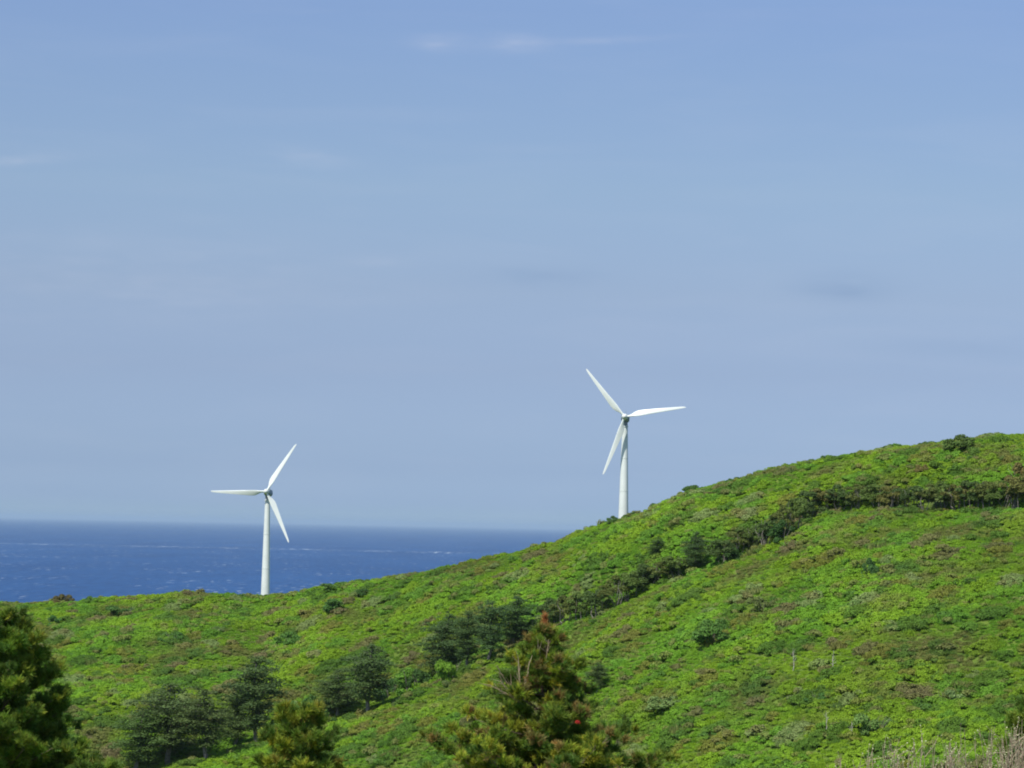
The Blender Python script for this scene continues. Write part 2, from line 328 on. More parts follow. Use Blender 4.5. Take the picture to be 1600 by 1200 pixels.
def nacelle_geo():
    V = []; F = []; n = 16       # rounded box section swept along the shaft (y)
    st = [(-0.7, .62, .62, 0), (-.62, .78, .78, 0), (.2, .92, .95, 0), (1.4, 1.0, 1.02, .02), (3.2, .96, 1.0, .06), (4.3, .84, .86, .10), (4.75, .62, .62, .12), (4.8, .4, .4, .12)]
    for y, hx, hz, dz in st:
        for k_ in range(n):
            a = 2 * math.pi * (k_ + .5) / n; c, s_ = math.cos(a), math.sin(a); q = (abs(c) ** 3.2 + abs(s_) ** 3.2) ** (-1 / 3.2)
            V.append((hx * c * q, y, hz * s_ * q + dz))
    for i in range(len(st) - 1):
        for k_ in range(n): F.append((i * n + k_, (i + 1) * n + k_, (i + 1) * n + (k_ + 1) % n, i * n + (k_ + 1) % n))
    F.append(tuple(range(n))); F.append(tuple((len(st) - 1) * n + k_ for k_ in reversed(range(n))))
    return V, F
def turbine(hub_px, base_px, D, yaw, angles, label, Lb=14.2):
    d = pdir(*hub_px); h = math.hypot(d[0], d[1]); H = Vector((d[0] / h * D, d[1] / h * D, d[2] / h * D + CAMZ))
    # tower stands behind the hub by the overhang
    dirv = Vector((math.sin(R(yaw)), math.cos(R(yaw)), 0)); view = Vector((d[0] / h, d[1] / h, 0))
    rot = math.atan2(-view.x, view.y) - R(yaw)
    shaft = Vector((-math.sin(rot), math.cos(rot), 0)); ov = 2.5
    base = H + shaft * ov; gz = float(ground(base.x, base.y)) + CAMZ - .3
    root = empty('wind_turbine', (base.x, base.y, gz), rot); tag(root, label, 'wind turbine', 'white wind turbines on the coastal ridge')
    hh = H.z - .2 - gz            # tower-side hub height
    top = hh - 1.9
    prof = [(0, 1.32), (.25, 1.32), (.25, 1.22)]
    for s in (1, 2, 3):
        z = top * s / 3; rr = 1.22 + (.66 - 1.22) * z / top
        if s < 3: prof += [(z - .07, rr + .003), (z - .07, rr + .045), (z + .07, rr + .045), (z + .07, rr)]
        else: prof += [(top - .3, rr + .01), (top - .3, rr + .12), (top, rr + .12)]
    A = Acc(); A.add(*lathe(prof)); A.build('tower', M_white, root)
    A = Acc(); A.add(*lathe([(top, .64), (hh - .75, .60)], 24)); A.build('yaw_bearing_shade_band', M_greymetal, root)  # bearing, lengthened in dark grey to stand in for nacelle shadow on the tower
    hd = empty('rotor_head', (0, 0, hh), 0); hd.parent = root; hd.rotation_euler = (R(-4.5), 0, 0)
    # parts are parented directly to the turbine, tilted with the shaft
    til = Matrix.Translation((0, 0, hh)) @ Matrix.Rotation(R(-4.5), 4, 'X')
    bpy.data.objects.remove(hd)
    def part(name, V_, F_, mat, smooth=True):
        A_ = Acc(); A_.add([til @ Vector(v) for v in V_], F_); return A_.build(name, mat, root, smooth)
    V_, F_ = nacelle_geo(); nac = part('nacelle', [(v[0], v[1] - 1.0, v[2]) for v in V_], F_, M_nacelle)
    V_, F_ = lathe([(0, .03), (.06, .05), (.6, .035), (1.1, .03)], 8); vane = part('wind_vane', [(v[0], v[1] + 3.2, v[2] + 1.03) for v in V_], F_, M_greymetal); vane.parent = nac
    V_, F_ = lathe([(-1.05, .06), (-1.0, .22), (-.8, .45), (-.5, .62), (-.1, .72), (.35, .76), (.72, .74), (.74, .5)], 24)
    part('hub', [(v[0], v[2] - ov, v[1]) for v in V_], [tuple(reversed(f)) for f in F_], M_blade)
    for a in angles:
        V_, F_ = blade_geo(R(a), Lb); part('blade', [(v[0], v[1] - ov, v[2]) for v in V_], F_, M_blade)
    return root
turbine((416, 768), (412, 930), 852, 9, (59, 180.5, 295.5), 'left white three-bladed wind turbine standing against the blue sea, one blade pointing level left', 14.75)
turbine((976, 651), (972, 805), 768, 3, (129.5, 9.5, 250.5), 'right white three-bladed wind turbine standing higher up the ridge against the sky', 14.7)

# ------------------------------------------------------------------ hillside scrub (uncountable ground cover)
GREEN = [(.225, .400, .034), (.265, .410, .032), (.190, .375, .038)]
def lump_crown(lumps, n, size, rng, up=.35, rand=.55, inner=.7):
    """leaves on a set of lumps [(cx,cy,cz,rx,ry,rz)]"""
    lumps = np.array(lumps, float); area = (lumps[:, 3] * lumps[:, 4] + lumps[:, 3] * lumps[:, 5]); pr = area / area.sum()
    idx = rng.choice(len(lumps), n, p=pr); d = unit(rng.normal(size=(n, 3))); d[:, 2] = np.where(d[:, 2] < -.35, -d[:, 2], d[:, 2])
    c = lumps[idx, :3]; r_ = lumps[idx, 3:]; rad = rng.uniform(inner, 1.04, (n, 1))
    P = c + d * r_ * rad; Nn = unit(d / np.maximum(r_, 1e-3) * r_.min(1, keepdims=True)) + rng.normal(size=(n, 3)) * rand + [0, 0, up]
    s = rng.uniform(.7, 1.3, n) * size
    V_, F_ = leaf_quads(P, Nn, s, rng)
    lumpb = rng.uniform(.88, 1.12, len(lumps))[idx] * rng.uniform(.86, 1.14, n)
    return V_, F_, np.repeat(lumpb, 4)
SCATTER = bpy.data.collections.new('scrub_plants')          # source plants, not linked to the scene: they exist only inside the scrub
for v in range(9):
    rng = np.random.default_rng(100 + v); lumps = []
    for q in range(rng.integers(5, 9)):
        a = rng.uniform(0, 6.28); rr = rng.uniform(0, .62); s = rng.uniform(.26, .46)
        lumps.append((rr * math.cos(a), rr * math.sin(a), .30 + .35 * (1 - rr) * rng.uniform(.5, 1.1), s, s, s * rng.uniform(.6, .95)))
    V_, F_, br = lump_crown(lumps, 330 if v < 6 else 200, .105 if v < 6 else .085, rng, rand=.38, inner=.82)
    if v >= 6:                                              # tussocks of grass and bamboo grass: upright blades
        k_ = 240; a = rng.uniform(0, 6.28, k_); rr = np.sqrt(rng.random(k_)) * .95; P = np.stack([rr * np.cos(a), rr * np.sin(a), 0 * a], 1); hgt = rng.uniform(.35, .85, k_) * (1.1 - .4 * rr)
        dv = unit(np.stack([rng.normal(0, .35, k_) + .15, rng.normal(0, .35, k_), np.ones(k_)], 1)); sd2 = unit(np.cross(dv, rng.normal(size=(k_, 3)))) * .05
        T_ = P + dv * hgt[:, None]; Md = P + dv * hgt[:, None] * .45
        V_ = np.stack([P, Md - sd2, T_, Md + sd2], 1).reshape(-1, 3); F_ = np.arange(4 * k_).reshape(k_, 4); br = np.repeat(rng.uniform(.85, 1.15, k_), 4)
    col = np.stack([br, br, br], 1)
    o = mesh_np('scrub_plant', V_, F_, M_scrub, col=col, link=False); SCATTER.objects.link(o)
rng = np.random.default_rng(7)
pts = []
step = 1.04
az0, az1 = R(-13.5), R(13.5)
xs = np.arange(-240, 240, step); ys = np.arange(470, 930, step); PX, PY = np.meshgrid(xs, ys); PX = PX.ravel() + rng.uniform(-.55, .55, PX.size) * step; PY = PY.ravel() + rng.uniform(-.55, .55, PY.size) * step
paz = np.degrees(np.arctan2(PX, PY)); pd = np.hypot(PX, PY)
eb = np.interp(paz, bp[:, 0], bp[:, 1])
S_ = ground(PX, PY); keep = (np.abs(paz) < 13) & (pd < DR(paz) + 26) & (S_ / pd > eb - .016)
outer = np.abs(paz) > 10.2; keep &= ~(outer & (rng.random(len(PX)) < .45))
PX, PY, S_, paz, pd = PX[keep], PY[keep], S_[keep], paz[keep], pd[keep]
n = len(PX)
big = fbm(PX / 22, PY / 22, 41, 3); med = fbm(PX / 6.5, PY / 6.5, 57, 3); hue = fbm(PX / 14, PY / 14, 73, 3); ran = rng.random(n)
G = np.array(GREEN)
c = G[0][None] * np.ones((n, 1))
def blend(c, target, w): w = np.clip(w, 0, 1)[:, None]; return c * (1 - w) + np.array(target)[None] * w
c = blend(c, G[1], (hue - .46) * 5)
c = blend(c, G[2], (.48 - hue) * 5)
c = blend(c, (.215, .235, .070), (fbm(PX / 10, PY / 10, 91, 3) - .52) * 4)
# bushes of one kind growing in clumps of a few metres
KINDS = [((.095, .185, .035), .26, 1.25), ((.230, .370, .025), .20, 1.05), ((.150, .320, .042), .16, 1.15), ((.225, .185, .105), .10, 1.1), ((.260, .320, .140), .10, 1.15), ((.250, .240, .060), .16, .95)]
cell = 5.2; gx, gy = PX / cell, PY / cell; bd = np.full(n, 9.0); bk = np.zeros(n, int); bs = np.ones(n)
kc = np.cumsum([k_[1] for k_ in KINDS]); kc = kc / kc[-1]
def hsh(a, b, sd_):
    q = (a * 73856093 ^ b * 19349663 ^ sd_ * 83492791) & 0x7fffffff; q = ((q ^ (q >> 13)) * 1274126177) & 0x7fffffff; return ((q ^ (q >> 15)) & 0xffff) / 65535.0
for ox in (-1, 0, 1):
    for oy in (-1, 0, 1):
        a_, b_ = np.floor(gx).astype(np.int64) + ox, np.floor(gy).astype(np.int64) + oy
        rad = .16 + .42 * hsh(a_, b_, 3) ** 1.5; on = hsh(a_, b_, 4) < .62
        dd = np.hypot(gx - a_ - hsh(a_, b_, 1), (gy - b_ - hsh(a_, b_, 2)) * .8) / rad + np.where(on, 0, 99)
        up_ = dd < bd; bd = np.where(up_, dd, bd); bk = np.where(up_, np.searchsorted(kc, hsh(a_, b_, 5)).clip(0, len(KINDS) - 1), bk)
wcl = np.clip((1.25 - bd - rng.normal(0, .12, n)) * 3, 0, 1) * .80
KC = np.array([k_[0] for k_ in KINDS]); KS = np.array([k_[2] for k_ in KINDS])
c = c * (1 - wcl[:, None]) + KC[bk] * wcl[:, None]
c = blend(c, (.10, .20, .05), (ran < .08) * .6); c = blend(c, (.26, .24, .10), (ran > .95) * .6)
c *= np.array([.88, .91, .78])
c *= (.82 + .34 * big)[:, None] * rng.uniform(.92, 1.08, n)[:, None]
zone = np.clip((fbm(PX / 17, PY / 17, 201, 3) - .42) * 5, 0, 1); bushy = np.maximum(wcl, zone)          # grassy openings and bushy stands
scl = (1 + (KS[bk] - 1) * wcl) * (.62 + .50 * bushy + .35 * med + .55 * bushy * (rng.random(n) ** 3)) * np.where(ran > .97, 1.35, 1)
scl = np.where(pd > DR(paz) - 12, scl * .85, scl)
me = bpy.data.meshes.new('hillside_scrub'); me.vertices.add(n); me.vertices.foreach_set('co', np.stack([PX, PY, S_ + CAMZ - .12], 1).astype(np.float32).ravel())
a = me.attributes.new('tint', 'FLOAT_COLOR', 'POINT'); a.data.foreach_set('color', np.hstack([c, np.ones((n, 1))]).astype(np.float32).ravel())
a = me.attributes.new('rot', 'FLOAT_VECTOR', 'POINT'); a.data.foreach_set('vector', np.stack([rng.normal(0, .12, n), rng.normal(0, .12, n), rng.uniform(0, 6.28, n)], 1).astype(np.float32).ravel())
zsc = scl * rng.uniform(.75, 1.15, n)
a = me.attributes.new('scl', 'FLOAT_VECTOR', 'POINT'); a.data.foreach_set('vector', np.stack([scl, scl, zsc], 1).astype(np.float32).ravel())
a = me.attributes.new('pick', 'INT', 'POINT'); a.data.foreach_set('value', np.where(rng.random(n) < .30 + .62 * bushy, rng.integers(0, 6, n), rng.integers(6, 9, n)).astype(np.int32))
scrub = bpy.data.objects.new('hillside_scrub', me); COL.objects.link(scrub); me.materials.append(M_scrub)
tag(scrub, 'dense green scrub and low bushes covering the whole hillside', 'scrub', kind='stuff')
ng = bpy.data.node_groups.new('scatter_scrub', 'GeometryNodeTree'); ng.interface.new_socket('Geometry', in_out='INPUT', socket_type='NodeSocketGeometry'); ng.interface.new_socket('Geometry', in_out='OUTPUT', socket_type='NodeSocketGeometry')
gi = ng.nodes.new('NodeGroupInput'); go = ng.nodes.new('NodeGroupOutput'); iop = ng.nodes.new('GeometryNodeInstanceOnPoints'); ci = ng.nodes.new('GeometryNodeCollectionInfo')
ci.inputs['Collection'].default_value = SCATTER; ci.inputs['Separate Children'].default_value = True; ci.inputs['Reset Children'].default_value = True
def attr(nm, ty): x = ng.nodes.new('GeometryNodeInputNamedAttribute'); x.data_type = ty; x.inputs[0].default_value = nm; return x.outputs[0]
ng.links.new(gi.outputs[0], iop.inputs['Points']); ng.links.new(ci.outputs[0], iop.inputs['Instance']); iop.inputs['Pick Instance'].default_value = True
ng.links.new(attr('pick', 'INT'), iop.inputs['Instance Index']); ng.links.new(attr('rot', 'FLOAT_VECTOR'), iop.inputs['Rotation']); ng.links.new(attr('scl', 'FLOAT_VECTOR'), iop.inputs['Scale']); ng.links.new(iop.outputs[0], go.inputs[0])
md = scrub.modifiers.new('scatter', 'NODES'); md.node_group = ng
print('scrub plants', n)

# ------------------------------------------------------------------ trees and shrubs on the hill: one of each build, then copies
def twigtrunk(A, base, tip, r0, rng, seg=5, bend=.06):
    base, tip = np.array(base, float), np.array(tip, float); Ln = np.linalg.norm(tip - base); pts = []
    for i in range(seg + 1): s = i / seg; pts.append(base + (tip - base) * s + rng.normal(size=3) * bend * Ln * s * (1 - s) * 2)
    A.tube(pts, [r0 * (1 - .75 * i / seg) for i in range(seg + 1)], 6)
def colarr(base, br, rng, var=.12):
    base = np.array(base)[None]; return np.clip(base * br[:, None] * (1 + rng.normal(0, var * .4, (len(br), 3))), .003, 1)
def make_pine(seed, H=12.0, W=7.0, name='pine_tree', spread=False, base=(.090, .142, .050)):
    rng = np.random.default_rng(seed); root = empty(name, (0, 0, 0)); A = Acc(); lean = rng.normal(0, .03, 2) * H
    twigtrunk(A, (0, 0, -.6), (lean[0], lean[1], H * .97), H * .020, rng, 8, .03); lumps = []
    nl = 10 if not spread else 5
    for i in range(nl):
        s = (.24 + .74 * i / (nl - 1)) if not spread else .5 + .45 * i / (nl - 1)
        wr = W / 2 * min(1, (1 - s) ** .5 * 1.35) * (.8 + .2 * math.sin(3 + s * 6)) + .04 * W if not spread else W / 2 * (.55 + .45 * math.sin(s * 3))
        wr *= rng.uniform(.75, 1.15)
        nb = 5 if s < .85 else 3; a0 = rng.uniform(0, 6.28)
        for b in range(nb):
            if rng.random() < .12: continue
            a = a0 + 6.28 * b / nb + rng.normal(0, .25); rr = wr * rng.uniform(.65, 1.08); x, y = lean * s + rr * .78 * np.array([math.cos(a), math.sin(a)]); z = H * s + rr * rng.uniform(.02, .22)
            A.tube([(lean[0] * s, lean[1] * s, H * s - .1 * rr), (x * .6 + lean[0] * s * .4, y * .6 + lean[1] * s * .4, H * s), (x, y, z)], [H * .006, H * .004, H * .0015], 4)
            for q in range(3):
                f_ = (.42, .75, 1.0)[q]; lx, ly = lean * s + (np.array([x, y]) - lean * s) * f_ + rng.normal(0, .05 * W, 2)
                lumps.append((lx, ly, z - (1 - f_) * .12 * rr + rng.normal(0, .03 * H), rr * .36 + .25, rr * .36 + .25, .28 + .08 * rr + .016 * H))
        lumps.append((lean[0] * s, lean[1] * s, H * s, wr * .45 + .12, wr * .45 + .12, .5))
    lumps.append((lean[0], lean[1], H * .985, .3, .3, .6))
    V_, F_, br = lump_crown(lumps, 11000, .125, rng, up=.5, rand=.6, inner=.3)
    cr_ = mesh_np('crown', V_, F_, M_leaf, root, col=colarr(base, br, rng)); A.build('trunk', M_bark, root); return root
def make_broad(seed, H=5.5, W=5.0, name='broadleaf_tree', base=(.125, .190, .050), stems=6, bare=.24):
    rng = np.random.default_rng(seed); root = empty(name, (0, 0, 0)); A = Acc(); lumps = []
    for i in range(stems):
        a = rng.uniform(0, 6.28); r0 = rng.uniform(.1, .5) * W / 2; r1 = rng.uniform(.2, .8) * W / 2
        twigtrunk(A, (r0 * math.cos(a), r0 * math.sin(a), -.4), (r1 * math.cos(a), r1 * math.sin(a), H * rng.uniform(.7, .85)), rng.uniform(.06, .11), rng, 5, .10)
    for i in range(20):
        a = rng.uniform(0, 6.28); rr = W / 2 * math.sqrt(rng.uniform(0, .85)); s = W * rng.uniform(.11, .2)
        lumps.append((rr * math.cos(a), rr * math.sin(a), H * (bare + (1 - bare) * rng.uniform(.25, .98) * (1 - .45 * (rr / (W / 2)) ** 2)) - s * .3, s, s, s * .75))
    V_, F_, br = lump_crown(lumps, 4200, .145, rng, up=.4, rand=.6, inner=.5)
    mesh_np('crown', V_, F_, M_leaf, root, col=colarr(base, br, rng, .18)); A.build('trunk', M_bark, root); return root
def make_shrub(seed, W=4.0, H=2.4, base=(.105, .195, .045), n=3200, name='shrub'):
    rng = np.random.default_rng(seed); root = empty(name, (0, 0, 0)); A = Acc(); lumps = []
    for i in range(7):
        a = rng.uniform(0, 6.28); r1 = rng.uniform(.2, .9) * W / 2
        twigtrunk(A, (.1 * math.cos(a), .1 * math.sin(a), -.3), (r1 * math.cos(a), r1 * math.sin(a), H * rng.uniform(.55, 1.0)), .045, rng, 4, .1)
    for i in range(13):
        a = rng.uniform(0, 6.28); rr = W / 2 * math.sqrt(rng.uniform(0, .75)); s = W * rng.uniform(.10, .19)
        lumps.append((rr * math.cos(a), rr * math.sin(a), H * rng.uniform(.12, .85) * (1 - .5 * (rr / (W / 2)) ** 2), s, s, s * .8))
    V_, F_, br = lump_crown(lumps, n, .12, rng, up=.35, rand=.65, inner=.5)
    mesh_np('crown', V_, F_, M_leaf, root, col=colarr(base, br, rng, .16)); A.build('trunk', M_bark, root); return root
def make_deadtree(seed, H=5.0, W=2.2):
    rng = np.random.default_rng(seed); root = empty('dead_tree', (0, 0, 0)); A = Acc(); twigtrunk(A, (0, 0, -.4), (.25, 0, H), .13, rng, 7, .05); A.build('trunk', M_palebark, root)
    for i in range(9):
        A = Acc(); s = .35 + .06 * i; a = rng.uniform(0, 6.28); l_ = W * .5 * rng.uniform(.5, 1)
        twigtrunk(A, (.25 * s, 0, H * s), (.25 * s + l_ * math.cos(a), l_ * math.sin(a), H * s + l_ * rng.uniform(.4, 1.0)), .05, rng, 3, .1); A.build('branch', M_palebark, root)
    return root
def kids(o): return [c_ for c_ in bpy.data.objects if c_.parent == o]
USED = set()
def put(proto, dims, px, py_base, py_top, wpx, label, cat, group, tint=(1, 1, 1), back=0.0, rz=None):
    """stand a tree with its foot on the hill where the photo shows it; size from its pixels at that distance"""
    P, D = on_hill(px, py_base, back); d_ = math.hypot(P.x, P.y); h = (py_base - py_top) * d_ / FPX; w = wpx * d_ / FPX
    if id(proto) not in USED: USED.add(id(proto)); o = proto; ch = kids(proto)
    else:
        o = proto.copy(); COL.objects.link(o); ch = []
        for c_ in PK[id(proto)]:
            q = c_.copy(); q.parent = o; COL.objects.link(q); ch.append(q)
    PK.setdefault(id(proto), ch)
    if cat == 'bush': P.z -= .16 * h; h *= 1.16
    o.location = P; o.scale = (w / dims[1], w / dims[1], h / dims[0]); o.rotation_euler = (0, 0, rz if rz is not None else (px * 1.37) % 6.28)
    for c_ in ch:
        if c_.name.startswith('crown'): c_.color = (*tint, 1)
        else: c_.color = (1, 1, 1, 1)
    tag(o, label, cat, group); return o
PK = {}
pines = [make_pine(s) for s in (11, 12, 13, 14, 15)]; PD = (12.0, 7.0)
broads = [make_broad(s) for s in (21, 22, 23, 24, 25)]; BD = (5.5, 5.0)
shrubs = [make_shrub(s) for s in (41, 42, 43, 44)]; SD = (2.4, 4.0)
deads = [make_deadtree(s) for s in (51, 52)]; DDm = (5.0, 2.2)
GP = 'dark pines in the gully'
PINES = [ # px, base, top, width, label, tint
 (262, 1196, 1076, 112, 'dark green bushy pine at the bottom left, left of a close pair in the gully', (1.00, 0.97, 0.85)),
 (322, 1188, 1086, 92, 'dark green pine at the bottom left, right of a close pair, pale trunks below', (1.05, 0.97, 0.81)),
 (212, 1212, 1118, 84, 'low dark pine at the bottom left, nearest the big foreground pine at the left edge', (1.00, 1.07, 0.77)),
 (402, 1168, 1036, 96, 'tall rounded dark pine above the small foreground conifer at the bottom', (0.95, 0.97, 0.85)),
 (368, 1172, 1090, 60, 'short dark pine squeezed left of the tall rounded pine', (1.10, 1.07, 0.77)),
 (574, 1118, 1012, 84, 'pointed dark pine with a thin pale trunk standing alone mid gully', (0.95, 0.97, 0.85)),
 (528, 1122, 1052, 66, 'low dark pine just left of the pointed pine in mid gully', (1.00, 1.02, 0.85)),
 (683, 1062, 966, 74, 'ragged dark pine at the left end of the tight pine group left of centre', (0.85, 0.92, 0.85)),
 (730, 1048, 962, 56, 'dark pine with grey trunks, second in the tight pine group left of centre', (0.90, 0.97, 0.85)),
 (764, 1036, 944, 62, 'tallest blackish pine of the tight pine group left of centre', (0.80, 0.92, 0.85)),
 (803, 1014, 936, 66, 'dense dark pine at the right end of the tight pine group left of centre', (0.85, 0.97, 0.85)),
 (1086, 899, 836, 42, 'upright dark pine rising above the tree row at the middle of the slope', (0.85, 0.92, 0.85)),
 (1022, 874, 843, 28, 'small dark upright pine on open slope left of the taller row pine', (0.90, 0.97, 0.85)),
 (932, 1086, 1040, 40, 'thin ragged pine on the slope right of the big central foreground pine', (1.00, 0.97, 0.81)),
]
for i, (x, b_, tp, w, lab, ti) in enumerate(PINES): put(pines[i % 5], PD, x, b_, tp - 2, w * 1.28, lab, 'pine tree', GP if i < 11 else 'lone pines on the slope', ti, rz=i * 1.1)
ORD = ['first', 'second', 'third', 'fourth', 'fifth', 'sixth', 'seventh', 'eighth', 'ninth', 'tenth', 'eleventh', 'twelfth', 'thirteenth']
rng = random.Random(5)
def row(pts, fmt, look, group, tints):
    for i, (x, y, h, w) in enumerate(pts):
        put(broads[(i * 3 + len(pts)) % 5], BD, x, y, y - h * 1.25, w * 1.4, fmt.format(look[i % len(look)], ORD[i]), 'tree', group, tints[i % len(tints)], rz=i * 2.1)
G1 = (.95, .95, .8); G2 = (1.0, .82, .75); G3 = (.68, .72, .75); G4 = (1.25, .85, .85)
row([(1592, 800, 46, 44), (1566, 799, 38, 34), (1541, 798, 42, 36), (1517, 799, 40, 34), (1494, 799, 36, 34), (1470, 799, 38, 34), (1446, 798, 34, 32), (1420, 799, 36, 34), (1394, 799, 34, 32), (1368, 799, 36, 36), (1340, 800, 34, 32), (1314, 802, 36, 34), (1288, 805, 38, 34)],
    '{0} low grey-stemmed tree, {1} from the right edge in the level row', ['brownish', 'dull green', 'olive', 'dark grey-green'], 'trees in the level row on the right', (G4, G1, G2, G3))
row([(1264, 817, 42, 34), (1243, 830, 44, 34), (1224, 842, 42, 32), (1200, 852, 38, 36), (1176, 862, 38, 36), (1152, 872, 36, 34), (1126, 886, 36, 34)],
    '{0} small tree, {1} downhill from the bend in the tree row', ['dark shaded', 'deep green', 'bushy green'], 'trees in the descending part of the row', (G3, G1, G2))
row([(1058, 907, 34, 34), (1034, 914, 32, 34), (1008, 926, 38, 34), (984, 940, 38, 34), (960, 951, 42, 34), (936, 965, 40, 36), (910, 973, 40, 34), (884, 979, 42, 36), (860, 985, 40, 34)],
    '{0} low tree, {1} downhill of the upright dark pine in the row', ['green', 'grey-stemmed', 'leafy dark'], 'trees in the lower part of the row', (G1, G2, G3))
SHR = [
 (100, 941, 923, 34, 'lone reddish brown bush on the left skyline against the sea', 3.2, (1.5, .72, 1.1)),
 (1502, 706, 680, 62, 'wide dark flat-topped bush on the right-hand skyline', 1, (1.0, .86, .85)),
 (520, 922, 907, 56, 'rounded green bush on the skyline right of the left turbine', 1, (1.0, 1.05, .9)),
 (527, 952, 932, 52, 'dark green bush just below the skyline bush right of the left turbine', 1, (.8, .95, .9)),
 (568, 930, 918, 28, 'small dark bush right of the skyline bush near the left turbine', 1, (.75, .85, .9)),
 (957, 813, 801, 22, 'small dark bush at the left foot of the right turbine', 1, (.8, .85, .95)),
 (987, 806, 796, 14, 'tiny dark bush at the right foot of the right turbine', 1, (.75, .8, .95)),
 (1022, 794, 781, 18, 'little bush on the skyline just uphill of the right turbine', 1, (.85, .9, .95)),
 (1082, 770, 756, 34, 'wide low green bush on the skyline uphill of the right turbine', 1, (.95, 1, .9)),
 (1150, 750, 741, 30, 'low green bush on the middle of the rising skyline', 1, (.9, 1.0, .9)),
 (1292, 716, 705, 24, 'small pointed bush on the upper skyline, left of the rounded one', 1, (.85, .95, .9)),
 (1397, 700, 687, 32, 'rounded bright green bush on the upper skyline', 1, (1.15, 1.3, .8)),
 (1114, 1010, 962, 66, 'large layered green bush on the open slope right of centre', 1, (1.0, 1.1, .9)),
 (1356, 904, 872, 30, 'compact dark bush on the open slope at the right', 1, (.7, .8, .95)),
 (1190, 957, 930, 46, 'greyish brown bush on the open slope above the large layered bush', 1, (1.5, 1.05, 1.3)),
 (1302, 873, 852, 40, 'brownish bush on the open slope below the bend of the tree row', 1, (2.0, 1.15, 1.5)),
 (1440, 742, 724, 26, 'small reddish bush above the level tree row', 1, (1.9, .9, 1.2)),
 (1588, 752, 724, 44, 'reddish brown bush at the right edge above the level tree row', 1, (1.9, .88, 1.2)),
 (1486, 868, 848, 44, 'low purplish brown bush far right on the open slope', 1, (2.0, 1.15, 1.6)),
 (1382, 922, 905, 34, 'small grey-brown bush below the compact dark bush on the right slope', 1, (1.6, 1.05, 1.4)),
 (1040, 1112, 1085, 70, 'pale grey-green bush right of the central foreground pine', 1, (1.7, 1.35, 1.7)),
 (1482, 1100, 1078, 52, 'pale silvery bush low on the right slope', 1, (1.9, 1.5, 2.1)),
 (1365, 1148, 1112, 64, 'large soft grey-green bush near the bottom right', 1, (1.5, 1.35, 1.4)),
 (1278, 1098, 1080, 44, 'flat dark green bush in the lower right slope', 1, (.8, .95, .9)),
 (458, 1112, 1094, 34, 'pale grey-white bush peeping above the small foreground conifer', 1, (2.2, 1.75, 2.5)),
 (82, 978, 962, 30, 'dark green bush on the left slope below the skyline', 1, (.75, .95, 1.0)),
 (190, 962, 944, 52, 'wide dark green bush on the left slope under the lone skyline bush', 1, (.85, .95, .9)),
 (270, 1003, 984, 44, 'dark bush in the middle of the left slope', 1, (.85, 1, .9)),
 (452, 1008, 985, 50, 'leafy green bush on the slope below the left turbine', 1, (1.0, 1.15, .9)),
 (640, 1085, 1044, 60, 'bright yellowish green bush beside the ragged pine of the tight group', 1, (1.35, 1.5, .8)),
 (700, 1066, 1026, 50, 'yellow-green leafy bush in front of the tight pine group', 1, (1.6, 1.6, .7)),
 (610, 1088, 1056, 52, 'dull dark bush between the pointed pine and the tight pine group', 1, (.8, .9, .95)),
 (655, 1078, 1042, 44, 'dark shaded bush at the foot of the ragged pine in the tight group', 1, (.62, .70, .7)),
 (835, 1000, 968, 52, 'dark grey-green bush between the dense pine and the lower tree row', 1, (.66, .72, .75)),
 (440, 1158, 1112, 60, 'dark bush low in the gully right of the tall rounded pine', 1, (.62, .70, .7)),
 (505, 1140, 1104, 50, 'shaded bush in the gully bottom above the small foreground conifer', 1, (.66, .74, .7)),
 (1140, 880, 850, 44, 'dark round bush in the row just right of the upright dark pine', 1, (.62, .68, .72)),
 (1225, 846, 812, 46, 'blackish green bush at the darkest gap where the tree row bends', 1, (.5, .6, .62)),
 (480, 1135, 1080, 70, 'broad dark bush left of the low pine in mid gully', 1, (.8, .95, .9)),
]
for i, (x, b_, tp, w, lab, cs, ti) in enumerate(SHR): put(shrubs[i % 4], SD, x, b_, tp, w, lab, 'bush', 'bushes standing out of the scrub', ti, rz=i * 1.7)
for i, (x, b_, tp, w, lab) in enumerate([(1240, 1050, 1014, 12, 'pale bare dead stem on the right slope, left of an upright pair'), (1301, 1054, 1017, 14, 'pale bare dead stem on the right slope, right of an upright pair'), (1291, 1144, 1112, 12, 'short pale dead stem near the bottom right'), (1330, 1152, 1128, 12, 'shortest pale dead stem beside the soft grey-green bush')]):
    put(deads[i % 2], DDm, x, b_, tp, w, lab, 'dead tree', 'bare dead stems on the slope')

